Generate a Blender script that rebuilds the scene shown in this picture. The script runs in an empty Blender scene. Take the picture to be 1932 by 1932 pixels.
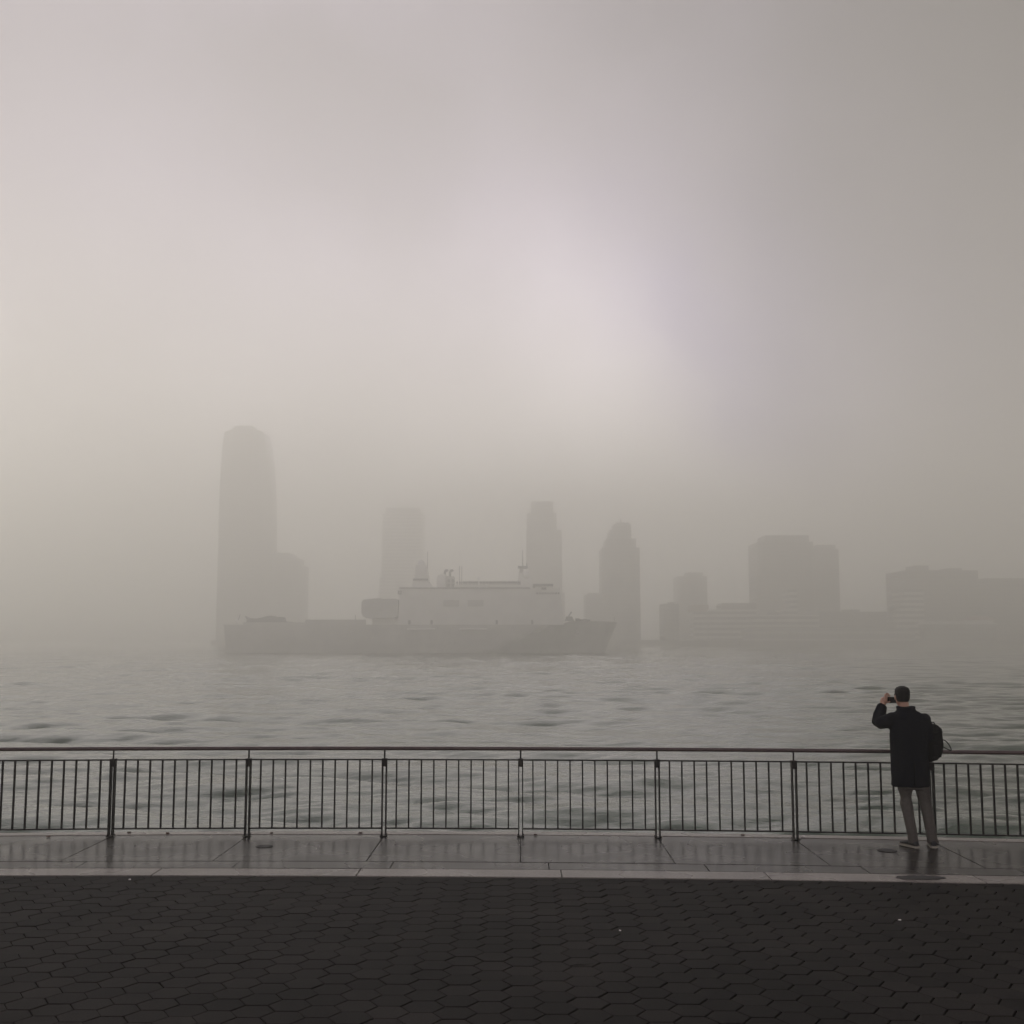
import bpy, bmesh, math, random
import numpy as np
from mathutils import Vector, Matrix, noise as mnoise

random.seed(7)
rng = np.random.default_rng(11)
R = math.radians
scene = bpy.context.scene
COL = scene.collection

# ------------------------------------------------------------------ camera
FPX, CPX = 2155.0, 966.0            # focal length and centre of a 1932-pixel wide picture
PITCH = math.atan(238.0 / FPX)
YAW = math.atan(19.0 / FPX)
CAM_Z = 2.4
cam_data = bpy.data.cameras.new('camera')
cam_data.sensor_fit = 'HORIZONTAL'
cam_data.sensor_width = 36.0
cam_data.lens = 36.0 * FPX / 1932.0
cam_data.clip_start = 0.1
cam_data.clip_end = 12000.0
cam = bpy.data.objects.new('camera', cam_data)
COL.objects.link(cam)
cam.location = (0, 0, CAM_Z)
cam.rotation_euler = (R(90) + PITCH, 0, YAW)
scene.camera = cam
CAM_ROT = cam.rotation_euler.to_matrix()


def ray(px, py):
    d = CAM_ROT @ Vector(((px - CPX) / FPX, (CPX - py) / FPX, -1.0))
    return d / d.y


def at(px, py, Y):
    """world (x, z) seen at that pixel at depth Y"""
    d = ray(px, py)
    return d.x * Y, CAM_Z + d.z * Y


def ground(px, py, z=0.0):
    d = ray(px, py)
    t = (z - CAM_Z) / d.z
    return d.x * t, t


# ------------------------------------------------------------------ sky, sun, exposure
SUN_AZ, SUN_EL = R(-16), R(26)        # azimuth from +Y towards +X
world = bpy.data.worlds.new('World')
scene.world = world
world.use_nodes = True
nt = world.node_tree
nt.nodes.clear()


def nd(tree, kind, **kw):
    n = tree.nodes.new(kind)
    for k, v in kw.items():
        setattr(n, k, v)
    return n


def build_world():
    L = nt.links.new
    out = nd(nt, 'ShaderNodeOutputWorld')
    bg = nd(nt, 'ShaderNodeBackground')
    bg.inputs['Strength'].default_value = 0.1
    L(bg.outputs[0], out.inputs['Surface'])
    sky = nd(nt, 'ShaderNodeTexSky', sky_type='NISHITA')
    sky.sun_disc = False
    sky.sun_elevation = SUN_EL
    sky.sun_rotation = SUN_AZ
    sky.dust_density = 4.0
    bw = nd(nt, 'ShaderNodeRGBToBW')
    L(sky.outputs[0], bw.inputs[0])
    # the cloud deck evens the clear sky out
    flat = nd(nt, 'ShaderNodeMath', operation='MULTIPLY_ADD')
    L(bw.outputs[0], flat.inputs[0])
    flat.inputs[1].default_value = 0.10
    flat.inputs[2].default_value = 3.6
    tc = nd(nt, 'ShaderNodeTexCoord')
    vec = tc.outputs['Generated']
    cur = flat.outputs[0]

    tints = []

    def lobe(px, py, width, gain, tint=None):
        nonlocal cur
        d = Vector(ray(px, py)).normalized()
        if px < -1e5:                   # added skylight straight behind, py degrees up
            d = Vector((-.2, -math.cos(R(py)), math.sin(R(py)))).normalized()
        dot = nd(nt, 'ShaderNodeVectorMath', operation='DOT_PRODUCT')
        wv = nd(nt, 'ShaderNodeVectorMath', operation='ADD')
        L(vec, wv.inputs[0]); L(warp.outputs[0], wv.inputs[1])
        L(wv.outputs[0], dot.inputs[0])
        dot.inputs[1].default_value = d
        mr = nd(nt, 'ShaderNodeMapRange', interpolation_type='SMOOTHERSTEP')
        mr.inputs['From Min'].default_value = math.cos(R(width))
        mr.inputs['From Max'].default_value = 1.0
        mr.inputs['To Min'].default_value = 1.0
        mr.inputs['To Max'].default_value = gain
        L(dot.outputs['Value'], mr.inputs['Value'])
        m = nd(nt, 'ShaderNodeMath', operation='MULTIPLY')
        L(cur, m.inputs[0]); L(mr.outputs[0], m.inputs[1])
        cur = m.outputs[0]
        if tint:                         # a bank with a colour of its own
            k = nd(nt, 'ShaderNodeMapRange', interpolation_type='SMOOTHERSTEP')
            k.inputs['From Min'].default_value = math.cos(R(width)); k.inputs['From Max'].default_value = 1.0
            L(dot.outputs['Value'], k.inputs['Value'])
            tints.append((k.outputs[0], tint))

    ns = nd(nt, 'ShaderNodeTexNoise')
    ns.inputs['Scale'].default_value = 2.6
    ns.inputs['Detail'].default_value = 5.0
    L(vec, ns.inputs['Vector'])
    sub = nd(nt, 'ShaderNodeVectorMath', operation='SUBTRACT')
    L(ns.outputs['Color'], sub.inputs[0]); sub.inputs[1].default_value = (.5, .5, .5)
    warp = nd(nt, 'ShaderNodeVectorMath', operation='SCALE')
    L(sub.outputs[0], warp.inputs[0]); warp.inputs['Scale'].default_value = 0.12
    # brighter and darker patches of sky; those out of view added to steer the light
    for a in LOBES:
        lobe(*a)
    n2 = nd(nt, 'ShaderNodeTexNoise')
    n2.inputs['Scale'].default_value = 3.2
    n2.inputs['Detail'].default_value = 4.0
    L(vec, n2.inputs['Vector'])
    mr = nd(nt, 'ShaderNodeMapRange')
    mr.inputs['From Min'].default_value = .3; mr.inputs['From Max'].default_value = .7
    mr.inputs['To Min'].default_value = .93; mr.inputs['To Max'].default_value = 1.07
    L(n2.outputs[0], mr.inputs['Value'])
    m0 = nd(nt, 'ShaderNodeMath', operation='MULTIPLY')
    L(cur, m0.inputs[0]); L(mr.outputs[0], m0.inputs[1])
    sp0 = nd(nt, 'ShaderNodeSeparateXYZ')
    L(vec, sp0.inputs[0])
    el = nd(nt, 'ShaderNodeMapRange', interpolation_type='SMOOTHSTEP')   # sky dimmed overhead, added to balance fog against ground
    el.inputs['From Min'].default_value = .10; el.inputs['From Max'].default_value = .50
    el.inputs['To Min'].default_value = SKY_LOW; el.inputs['To Max'].default_value = SKY_HIGH
    L(sp0.outputs['Z'], el.inputs['Value'])
    m = nd(nt, 'ShaderNodeMath', operation='MULTIPLY')
    L(m0.outputs[0], m.inputs[0]); L(el.outputs[0], m.inputs[1])
    # warm grey low down, mauve grey higher up
    sep = nd(nt, 'ShaderNodeSeparateXYZ')
    L(vec, sep.inputs[0])
    cr = nd(nt, 'ShaderNodeValToRGB')
    e = cr.color_ramp.elements
    e[0].position = 0.02; e[0].color = (1.0, .965, .90, 1)
    e[1].position = 0.38; e[1].color = (.87, .75, 1.0, 1)
    k = e.new(.2); k.color = (1, .92, .95, 1)
    L(sep.outputs['Z'], cr.inputs[0])
    mul = nd(nt, 'ShaderNodeVectorMath', operation='SCALE')
    col = cr.outputs[0]
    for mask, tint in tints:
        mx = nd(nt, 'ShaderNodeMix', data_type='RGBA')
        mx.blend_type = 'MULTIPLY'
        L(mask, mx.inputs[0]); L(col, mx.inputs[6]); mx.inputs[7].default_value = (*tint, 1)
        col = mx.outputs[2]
    L(col, mul.inputs[0]); L(m.outputs[0], mul.inputs['Scale'])
    L(mul.outputs[0], bg.inputs['Color'])


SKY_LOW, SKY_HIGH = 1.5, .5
LOBES = [(-1e6, 35, 75, 1.5), (900, 830, 18, 1.3), (1250, 790, 18, 1.35), (1620, 770, 19, 1.45), (2000, 760, 19, 1.5), (1680, 300, 18, .62, (.76, .73, 1)), (1980, 320, 20, .5, (.56, .53, 1)), (440, 520, 16, .62), (80, 100, 20, .8), (900, 0, 15, .7), (4900, 600, 60, .02), (9000, -2700, 80, .05)]  # first: added skylight for the ship; last two: unseen, added to darken right-hand fog
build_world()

sun_data = bpy.data.lights.new('sun', 'SUN')
sun_data.energy = 0.8
sun_data.angle = R(62)
sun_data.color = (1.0, .965, .92)
sun = bpy.data.objects.new('sun', sun_data)
COL.objects.link(sun)
sd = Vector((math.sin(SUN_AZ) * math.cos(SUN_EL), math.cos(SUN_AZ) * math.cos(SUN_EL), math.sin(SUN_EL)))
sun.rotation_euler = sd.to_track_quat('Z', 'Y').to_euler()
sun.location = (0, 0, 40)

vs = scene.view_settings
vs.view_transform = 'Standard'
vs.look = 'None'
vs.exposure = 0.66
vs.gamma = 1.0
vs.use_curve_mapping = False
scene.cycles.volume_bounces = 6
scene.cycles.max_bounces = 8
scene.cycles.use_denoising = True

HAZE_DENSITY = 0.0025
HAZE_G = 0.58
HAZE_COLOR = (.993, .981, .915, 1)


# ------------------------------------------------------------------ helpers
class MB:
    """collects shapes and links them as ONE mesh object"""
    def __init__(self):
        self.v, self.f = [], []

    def add(self, verts, faces):
        o = len(self.v)
        self.v += [tuple(p) for p in verts]
        self.f += [tuple(i + o for i in f) for f in faces]
        return self

    def box(self, x0, x1, y0, y1, z0, z1):
        V = [(x0, y0, z0), (x1, y0, z0), (x1, y1, z0), (x0, y1, z0), (x0, y0, z1), (x1, y0, z1), (x1, y1, z1), (x0, y1, z1)]
        return self.add(V, [(0, 3, 2, 1), (4, 5, 6, 7), (0, 1, 5, 4), (1, 2, 6, 5), (2, 3, 7, 6), (3, 0, 4, 7)])

    def frustum(self, b, t, z0, z1):
        """b, t = (x0, x1, y0, y1) of bottom and top"""
        V = [(b[0], b[2], z0), (b[1], b[2], z0), (b[1], b[3], z0), (b[0], b[3], z0), (t[0], t[2], z1), (t[1], t[2], z1), (t[1], t[3], z1), (t[0], t[3], z1)]
        return self.add(V, [(0, 3, 2, 1), (4, 5, 6, 7), (0, 1, 5, 4), (1, 2, 6, 5), (2, 3, 7, 6), (3, 0, 4, 7)])

    def prism_xz(self, pts, y0, y1):
        n = len(pts)
        V = [(x, y0, z) for x, z in pts] + [(x, y1, z) for x, z in pts]
        F = [tuple(range(n)), tuple(range(2 * n - 1, n - 1, -1))]
        F += [(i, i + n, (i + 1) % n + n, (i + 1) % n) for i in range(n)]
        return self.add(V, F)

    def rings(self, rings, cap=True, closed=False):
        n = len(rings[0]); V = [p for r in rings for p in r]; F = []
        m = len(rings)
        for i in range(m if closed else m - 1):
            a, b = i * n, ((i + 1) % m) * n
            for j in range(n):
                k = (j + 1) % n
                F.append((a + j, a + k, b + k, b + j))
        if cap and not closed:
            F.append(tuple(range(n - 1, -1, -1)))
            F.append(tuple(range((m - 1) * n, m * n)))
        return self.add(V, F)

    def tube(self, pts, rad, n=8):
        pts = [Vector(p) for p in pts]
        if not hasattr(rad, '__len__'):
            rad = [rad] * len(pts)
        rs = []
        ref = Vector((0, 0, 1))
        for i, p in enumerate(pts):
            t = (pts[min(i + 1, len(pts) - 1)] - pts[max(i - 1, 0)]).normalized()
            a = t.cross(ref)
            if a.length < 1e-3:
                a = t.cross(Vector((0, 1, 0)))
            a.normalize(); b = t.cross(a).normalized()
            ref = b if False else ref
            rs.append([p + a * (math.cos(2 * math.pi * k / n) * rad[i]) + b * (math.sin(2 * math.pi * k / n) * rad[i]) for k in range(n)])
        return self.rings(rs)

    def ellipse_loft(self, secs, n=20, p=2.0):
        """secs: (cx, cy, z, rx, ry)"""
        rs = []
        for cx, cy, z, rx, ry in secs:
            r = []
            for k in range(n):
                a = 2 * math.pi * k / n
                c, s = math.cos(a), math.sin(a)
                r.append((cx + rx * math.copysign(abs(c) ** (2 / p), c), cy + ry * math.copysign(abs(s) ** (2 / p), s), z))
            rs.append(r)
        return self.rings(rs)

    def ball(self, c, r, n=14, m=9):
        if not hasattr(r, '__len__'):
            r = (r, r, r)
        rs = []
        for i in range(1, m):
            t = math.pi * i / m
            rs.append([(c[0] + r[0] * math.sin(t) * math.cos(2 * math.pi * k / n), c[1] + r[1] * math.sin(t) * math.sin(2 * math.pi * k / n), c[2] - r[2] * math.cos(t)) for k in range(n)])
        return self.rings(rs)

    def disc(self, cx, cy, z0, z1, rx, ry, n=28):
        return self.ellipse_loft([(cx, cy, z0, rx, ry), (cx, cy, z1, rx, ry)], n)

    def mesh(self, name):
        me = bpy.data.meshes.new(name)
        me.from_pydata(self.v, [], self.f)
        bm = bmesh.new(); bm.from_mesh(me)
        bmesh.ops.recalc_face_normals(bm, faces=bm.faces)
        bm.to_mesh(me); bm.free()
        return me

    def build(self, name, mat, parent=None, smooth=False, bevel=0):
        return link(name, self.mesh(name), mat, parent, smooth, bevel)


def link(name, me, mat, parent=None, smooth=False, bevel=0):
    if mat is not None:
        me.materials.clear(); me.materials.append(mat)
    if smooth:
        me.polygons.foreach_set('use_smooth', [True] * len(me.polygons))
    o = bpy.data.objects.new(name, me)
    COL.objects.link(o)
    if parent is not None:
        o.parent = parent
        w = Vector((0, 0, 0)); q = parent
        while q is not None:
            w += q.location; q = q.parent
        me.transform(Matrix.Translation(-w))   # shapes are given in world space
    if bevel:
        b = o.modifiers.new('bevel', 'BEVEL'); b.width = bevel; b.segments = 2; b.limit_method = 'ANGLE'
    return o


def remeshed(mb, voxel, smooth_iter=2, jitter=0.0, jscale=8.0):
    """one continuous skin over overlapping shapes"""
    me = mb.mesh('tmp')
    o = bpy.data.objects.new('tmp', me); COL.objects.link(o)
    m = o.modifiers.new('r', 'REMESH'); m.mode = 'VOXEL'; m.voxel_size = voxel; m.use_smooth_shade = True
    s = o.modifiers.new('s', 'SMOOTH'); s.factor = .5; s.iterations = smooth_iter
    dg = bpy.context.evaluated_depsgraph_get()
    res = bpy.data.meshes.new_from_object(o.evaluated_get(dg))
    bpy.data.objects.remove(o); bpy.data.meshes.remove(me)
    if jitter:
        for v in res.vertices:
            q = v.co * jscale
            nn = mnoise.noise(Vector((q.x, q.y, q.z * .45))) + .5 * mnoise.noise(Vector((q.x * 2.3, q.y * 2.3, q.z)))
            v.co += v.normal * (nn * jitter)
    return res


def empty(name, loc):
    o = bpy.data.objects.new(name, None)
    o.empty_display_size = .2
    COL.objects.link(o); o.location = loc
    return o


def tag(o, label=None, cat=None, group=None, kind=None):
    for k, v in (('label', label), ('category', cat), ('group', group), ('kind', kind)):
        if v:
            o[k] = v
    return o


def copy_tree(o, parent=None):
    c = o.copy(); COL.objects.link(c)
    if parent is not None:
        c.parent = parent
    for ch in list(o.children):
        copy_tree(ch, c)
    return c


# ------------------------------------------------------------------ materials
def mat(name, col, rough=.6, var=.0, scale=6.0, metal=0.0, bump=0.0, bscale=40.0, rvar=0.0, spec=.5, stretch=(1, 1, 1)):
    m = bpy.data.materials.new(name); m.use_nodes = True
    t = m.node_tree; b = t.nodes['Principled BSDF']; L = t.links.new
    b.inputs['Base Color'].default_value = (*col, 1)
    b.inputs['Roughness'].default_value = rough
    b.inputs['Metallic'].default_value = metal
    b.inputs['Specular IOR Level'].default_value = spec
    tc = nd(t, 'ShaderNodeTexCoord'); mp = nd(t, 'ShaderNodeMapping')
    mp.inputs['Scale'].default_value = stretch
    L(tc.outputs['Object'], mp.inputs[0])
    if var or rvar:
        n = nd(t, 'ShaderNodeTexNoise'); n.inputs['Scale'].default_value = scale; n.inputs['Detail'].default_value = 6
        n.inputs['Roughness'].default_value = .65
        L(mp.outputs[0], n.inputs['Vector'])
    if var:
        mr = nd(t, 'ShaderNodeMapRange')
        mr.inputs['From Min'].default_value = .3; mr.inputs['From Max'].default_value = .7
        mr.inputs['To Min'].default_value = 1 - var; mr.inputs['To Max'].default_value = 1 + var
        L(n.outputs[0], mr.inputs['Value'])
        s = nd(t, 'ShaderNodeVectorMath', operation='SCALE')
        s.inputs[0].default_value = col
        L(mr.outputs[0], s.inputs['Scale']); L(s.outputs[0], b.inputs['Base Color'])
    if rvar:
        mr = nd(t, 'ShaderNodeMapRange')
        mr.inputs['From Min'].default_value = .35; mr.inputs['From Max'].default_value = .65
        mr.inputs['To Min'].default_value = max(.02, rough - rvar); mr.inputs['To Max'].default_value = min(1, rough + rvar)
        L(n.outputs[0], mr.inputs['Value']); L(mr.outputs[0], b.inputs['Roughness'])
    if bump:
        n2 = nd(t, 'ShaderNodeTexNoise'); n2.inputs['Scale'].default_value = bscale; n2.inputs['Detail'].default_value = 5
        L(mp.outputs[0], n2.inputs['Vector'])
        bp = nd(t, 'ShaderNodeBump'); bp.inputs['Strength'].default_value = bump; bp.inputs['Distance'].default_value = .01
        L(n2.outputs[0], bp.inputs['Height']); L(bp.outputs[0], b.inputs['Normal'])
    return m


def facade(name, wall, band, floor_h=3.8, bay=0.0, frac=.5):
    """storeys of glazing between spandrels, as one wall pattern"""
    m = bpy.data.materials.new(name); m.use_nodes = True
    t = m.node_tree; b = t.nodes['Principled BSDF']; L = t.links.new
    g = nd(t, 'ShaderNodeNewGeometry'); sp = nd(t, 'ShaderNodeSeparateXYZ'); L(g.outputs['Position'], sp.inputs[0])

    def stripe(sock, period, fr):
        dv = nd(t, 'ShaderNodeMath', operation='DIVIDE'); L(sock, dv.inputs[0]); dv.inputs[1].default_value = period
        fl = nd(t, 'ShaderNodeMath', operation='FRACT'); L(dv.outputs[0], fl.inputs[0])
        gt = nd(t, 'ShaderNodeMath', operation='LESS_THAN'); L(fl.outputs[0], gt.inputs[0]); gt.inputs[1].default_value = fr
        return gt.outputs[0]
    f = stripe(sp.outputs['Z'], floor_h, frac)
    if bay:
        f2 = stripe(sp.outputs['X'], bay, .72)
        mm = nd(t, 'ShaderNodeMath', operation='MULTIPLY'); L(f, mm.inputs[0]); L(f2, mm.inputs[1]); f = mm.outputs[0]
    mx = nd(t, 'ShaderNodeMix', data_type='RGBA')
    L(f, mx.inputs[0]); mx.inputs[6].default_value = (*wall, 1); mx.inputs[7].default_value = (*band, 1)
    L(mx.outputs[2], b.inputs['Base Color'])
    mr = nd(t, 'ShaderNodeMapRange'); L(f, mr.inputs['Value'])
    mr.inputs['To Min'].default_value = .7; mr.inputs['To Max'].default_value = .15
    L(mr.outputs[0], b.inputs['Roughness'])
    return m


M = {
    'metal': mat('railing_paint', (.009, .0075, .007), .5, .4, 14, bump=.08, bscale=90, spec=.16),
    'handrail': mat('handrail_paint', (.060, .036, .032), .38, .25, 9, bump=.05, bscale=120),
    'ship_hull': mat('ship_hull_grey', (.50, .50, .475), .6, .12, .12),
    'ship_upper': mat('ship_upper_grey', (.74, .74, .70), .6, .08, .12),
    'ship_dark': mat('ship_dark_grey', (.20, .205, .20), .6),
    'white': mat('white_paint', (.8, .8, .78), .45),
    'deck': mat('ship_deck', (.09, .1, .095), .7),
    'navy': mat('sailor_uniform', (.012, .014, .022), .8),
    'skin': mat('skin', (.38, .22, .155), .5, .12, 30),
    'coat': mat('wool_coat', (.0045, .0052, .0085), .93, .3, 60, bump=.4, bscale=260, spec=.12),
    'trousers': mat('cotton_trousers', (.070, .062, .053), .85, .18, 30, bump=.25, bscale=200),
    'hair': mat('dark_hair', (.007, .0055, .005), .7, .5, 60, bump=.6, bscale=160, stretch=(1, 1, .3), spec=.2),
    'shoe': mat('shoe_canvas', (.012, .012, .014), .7, .2, 40),
    'sole': mat('shoe_sole', (.24, .22, .18), .6, .15, 40),
    'bag': mat('bag_nylon', (.005, .005, .0055), .75, .3, 50, bump=.3, bscale=150, spec=.12),
    'phone': mat('phone_body', (.008, .008, .009), .3),
    'glass': mat('phone_glass', (.01, .01, .012), .12),
    'bolt': mat('steel_bolt', (.05, .045, .04), .4, metal=.6),
    'iron': mat('drain_iron', (.012, .011, .010), .7, .4, 60, bump=.4, bscale=60),
    'tar': mat('tar_stain', (.010, .009, .009), .75, .4, 40, bump=.3, bscale=60),
    'leaf': mat('leaf_litter', (.07, .035, .02), .7),
    'paper': mat('paper_litter', (.75, .72, .68), .7),
    'twig': mat('twig_bark', (.012, .010, .008), .8),
    'bed': mat('joint_sand', (.010, .009, .0085), .95),
    'shore': mat('shore_stone', (.16, .15, .14), .9, .2, .05),
    'glassy': facade('glass_facade', (.06, .07, .075), (.03, .036, .04), 4.0),
    'stone': facade('stone_facade', (.10, .098, .092), (.04, .042, .044), 3.9, 3.2),
    'brick': facade('brick_facade', (.09, .068, .058), (.035, .035, .038), 3.6, 4.0),
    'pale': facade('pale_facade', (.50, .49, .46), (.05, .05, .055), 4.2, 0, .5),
    'roof': mat('flat_roof', (.08, .08, .08), .85),
    'pale_roof': mat('pale_roof', (.45, .44, .42), .7),
    'red_roof': mat('red_roof', (.22, .06, .05), .7),
    'tan': mat('tan_wall', (.26, .18, .11), .8),
}


def promenade_material():
    m = bpy.data.materials.new('wet_concrete'); m.use_nodes = True
    t = m.node_tree; b = t.nodes['Principled BSDF']; L = t.links.new
    g = nd(t, 'ShaderNodeNewGeometry')
    n = nd(t, 'ShaderNodeTexNoise'); n.inputs['Scale'].default_value = 1.1; n.inputs['Detail'].default_value = 4
    n.inputs['Roughness'].default_value = .62
    L(g.outputs['Position'], n.inputs['Vector'])
    cr = nd(t, 'ShaderNodeValToRGB'); e = cr.color_ramp.elements
    e[0].position = .25; e[0].color = (.018, .0163, .0146, 1)
    e[1].position = .78; e[1].color = (.030, .0272, .0240, 1)
    L(n.outputs[0], cr.inputs[0])
    sp = nd(t, 'ShaderNodeTexNoise'); sp.inputs['Scale'].default_value = 38; sp.inputs['Detail'].default_value = 3
    L(g.outputs['Position'], sp.inputs['Vector'])
    mr = nd(t, 'ShaderNodeMapRange'); mr.inputs['From Min'].default_value = .3; mr.inputs['From Max'].default_value = .7
    mr.inputs['To Min'].default_value = .8; mr.inputs['To Max'].default_value = 1.2
    L(sp.outputs[0], mr.inputs['Value'])
    sc = nd(t, 'ShaderNodeVectorMath', operation='SCALE'); L(cr.outputs[0], sc.inputs[0]); L(mr.outputs[0], sc.inputs['Scale'])
    att = nd(t, 'ShaderNodeAttribute'); att.attribute_name = 'tone'
    s2 = nd(t, 'ShaderNodeVectorMath', operation='SCALE'); L(sc.outputs[0], s2.inputs[0]); L(att.outputs['Fac'], s2.inputs['Scale'])
    L(s2.outputs[0], b.inputs['Base Color'])
    r = nd(t, 'ShaderNodeMapRange'); r.inputs['From Min'].default_value = .1; r.inputs['From Max'].default_value = .9
    r.inputs['To Min'].default_value = .20; r.inputs['To Max'].default_value = .36
    n3 = nd(t, 'ShaderNodeTexNoise'); n3.inputs['Scale'].default_value = 1.3; n3.inputs['Detail'].default_value = 1.5
    L(g.outputs['Position'], n3.inputs['Vector'])
    L(n3.outputs[0], r.inputs['Value']); L(r.outputs[0], b.inputs['Roughness'])
    b.inputs['Specular IOR Level'].default_value = .085
    bp = nd(t, 'ShaderNodeBump'); bp.inputs['Strength'].default_value = .03; bp.inputs['Distance'].default_value = .003
    L(sp.outputs[0], bp.inputs['Height']); L(bp.outputs[0], b.inputs['Normal'])
    return m


def paver_material():
    m = bpy.data.materials.new('asphalt_paver'); m.use_nodes = True
    t = m.node_tree; b = t.nodes['Principled BSDF']; L = t.links.new
    g = nd(t, 'ShaderNodeNewGeometry')
    att = nd(t, 'ShaderNodeAttribute'); att.attribute_name = 'tone'
    sp = nd(t, 'ShaderNodeTexNoise'); sp.inputs['Scale'].default_value = 120; sp.inputs['Detail'].default_value = 4
    L(g.outputs['Position'], sp.inputs['Vector'])
    mr = nd(t, 'ShaderNodeMapRange'); mr.inputs['From Min'].default_value = .3; mr.inputs['From Max'].default_value = .7
    mr.inputs['To Min'].default_value = .6; mr.inputs['To Max'].default_value = 1.4
    L(sp.outputs[0], mr.inputs['Value'])
    bg = nd(t, 'ShaderNodeTexNoise'); bg.inputs['Scale'].default_value = .9; bg.inputs['Detail'].default_value = 5
    L(g.outputs['Position'], bg.inputs['Vector'])
    m2 = nd(t, 'ShaderNodeMapRange'); m2.inputs['From Min'].default_value = .3; m2.inputs['From Max'].default_value = .7
    m2.inputs['To Min'].default_value = .55; m2.inputs['To Max'].default_value = 1.45
    L(bg.outputs[0], m2.inputs['Value'])
    a = nd(t, 'ShaderNodeMath', operation='MULTIPLY'); L(mr.outputs[0], a.inputs[0]); L(m2.outputs[0], a.inputs[1])
    c = nd(t, 'ShaderNodeMath', operation='MULTIPLY'); L(a.outputs[0], c.inputs[0]); L(att.outputs['Fac'], c.inputs[1])
    sc = nd(t, 'ShaderNodeVectorMath', operation='SCALE'); sc.inputs[0].default_value = (.0108, .0090, .0082)
    L(c.outputs[0], sc.inputs['Scale']); L(sc.outputs[0], b.inputs['Base Color'])
    b.inputs['Roughness'].default_value = .74
    b.inputs['Specular IOR Level'].default_value = .08
    bp = nd(t, 'ShaderNodeBump'); bp.inputs['Strength'].default_value = .5; bp.inputs['Distance'].default_value = .004
    L(sp.outputs[0], bp.inputs['Height']); L(bp.outputs[0], b.inputs['Normal'])
    return m


def water_material():
    m = bpy.data.materials.new('river_water'); m.use_nodes = True
    t = m.node_tree; b = t.nodes['Principled BSDF']; L = t.links.new
    b.inputs['Base Color'].default_value = (.026, .050, .032, 1)
    b.inputs['Roughness'].default_value = .10
    b.inputs['IOR'].default_value = 1.333
    g = nd(t, 'ShaderNodeNewGeometry')
    mp = nd(t, 'ShaderNodeMapping'); mp.inputs['Scale'].default_value = (.42, 1, 1)
    L(g.outputs['Position'], mp.inputs[0])
    n1 = nd(t, 'ShaderNodeTexNoise'); n1.inputs['Scale'].default_value = 3.2; n1.inputs['Detail'].default_value = 5
    n1.inputs['Roughness'].default_value = .6
    n2 = nd(t, 'ShaderNodeTexNoise'); n2.inputs['Scale'].default_value = .80; n2.inputs['Detail'].default_value = 7
    for n in (n1, n2):
        L(mp.outputs[0], n.inputs['Vector'])
    b1 = nd(t, 'ShaderNodeBump'); b1.inputs['Strength'].default_value = .20; b1.inputs['Distance'].default_value = .10
    b2 = nd(t, 'ShaderNodeBump'); b2.inputs['Strength'].default_value = .16; b2.inputs['Distance'].default_value = .5
    L(n2.outputs[0], b2.inputs['Height']); L(n1.outputs[0], b1.inputs['Height'])
    L(b2.outputs[0], b1.inputs['Normal']); L(b1.outputs[0], b.inputs['Normal'])
    # scraps of foam on the crests
    att = nd(t, 'ShaderNodeAttribute'); att.attribute_name = 'foam'
    n3 = nd(t, 'ShaderNodeTexNoise'); n3.inputs['Scale'].default_value = 4.5; n3.inputs['Detail'].default_value = 6
    L(mp.outputs[0], n3.inputs['Vector'])
    ad = nd(t, 'ShaderNodeMath', operation='MULTIPLY'); L(att.outputs['Fac'], ad.inputs[0]); L(n3.outputs[0], ad.inputs[1])
    mr = nd(t, 'ShaderNodeMapRange'); mr.inputs['From Min'].default_value = .56; mr.inputs['From Max'].default_value = .68
    L(ad.outputs[0], mr.inputs['Value'])
    mx = nd(t, 'ShaderNodeMix', data_type='RGBA'); L(mr.outputs[0], mx.inputs[0])
    mx.inputs[6].default_value = (.026, .050, .032, 1); mx.inputs[7].default_value = (.62, .62, .58, 1)
    L(mx.outputs[2], b.inputs['Base Color'])
    r = nd(t, 'ShaderNodeMapRange'); L(mr.outputs[0], r.inputs['Value'])
    r.inputs['To Min'].default_value = .10; r.inputs['To Max'].default_value = .7
    L(r.outputs[0], b.inputs['Roughness'])
    return m


# ------------------------------------------------------------------ the haze
WATER_Z = -4.0
hz = MB().box(-1900, 1900, -140, 1900, WATER_Z - 6.5, 212).build('haze', None)
tag(hz, kind='stuff')
hm = bpy.data.materials.new('haze_air'); hm.use_nodes = True
ht = hm.node_tree; ht.nodes.clear()
ho = nd(ht, 'ShaderNodeOutputMaterial'); hp = nd(ht, 'ShaderNodeVolumePrincipled')
hp.inputs['Density'].default_value = HAZE_DENSITY
hp.inputs['Color'].default_value = HAZE_COLOR
hp.inputs['Anisotropy'].default_value = HAZE_G
ht.links.new(hp.outputs[0], ho.inputs['Volume'])
hz.data.materials.append(hm)


# ------------------------------------------------------------------ ground: the shore curves gently
def off(x):
    q = x + 1.86
    if abs(q) > 8:
        q0 = math.copysign(8, q)
        return -.008 * q0 * q0 - .016 * q0 * (q - q0)
    return -.008 * q * q


def off_at(x, y):
    """the kerb runs straighter than the quay edge"""
    q = max(-6.5, min(11.0, x + 3.5))
    k = -.0045 * q * q
    t = max(0.0, min(1.0, (y - 11.93) / (14.26 - 11.93)))
    return k + (off(x) - k) * t


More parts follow.
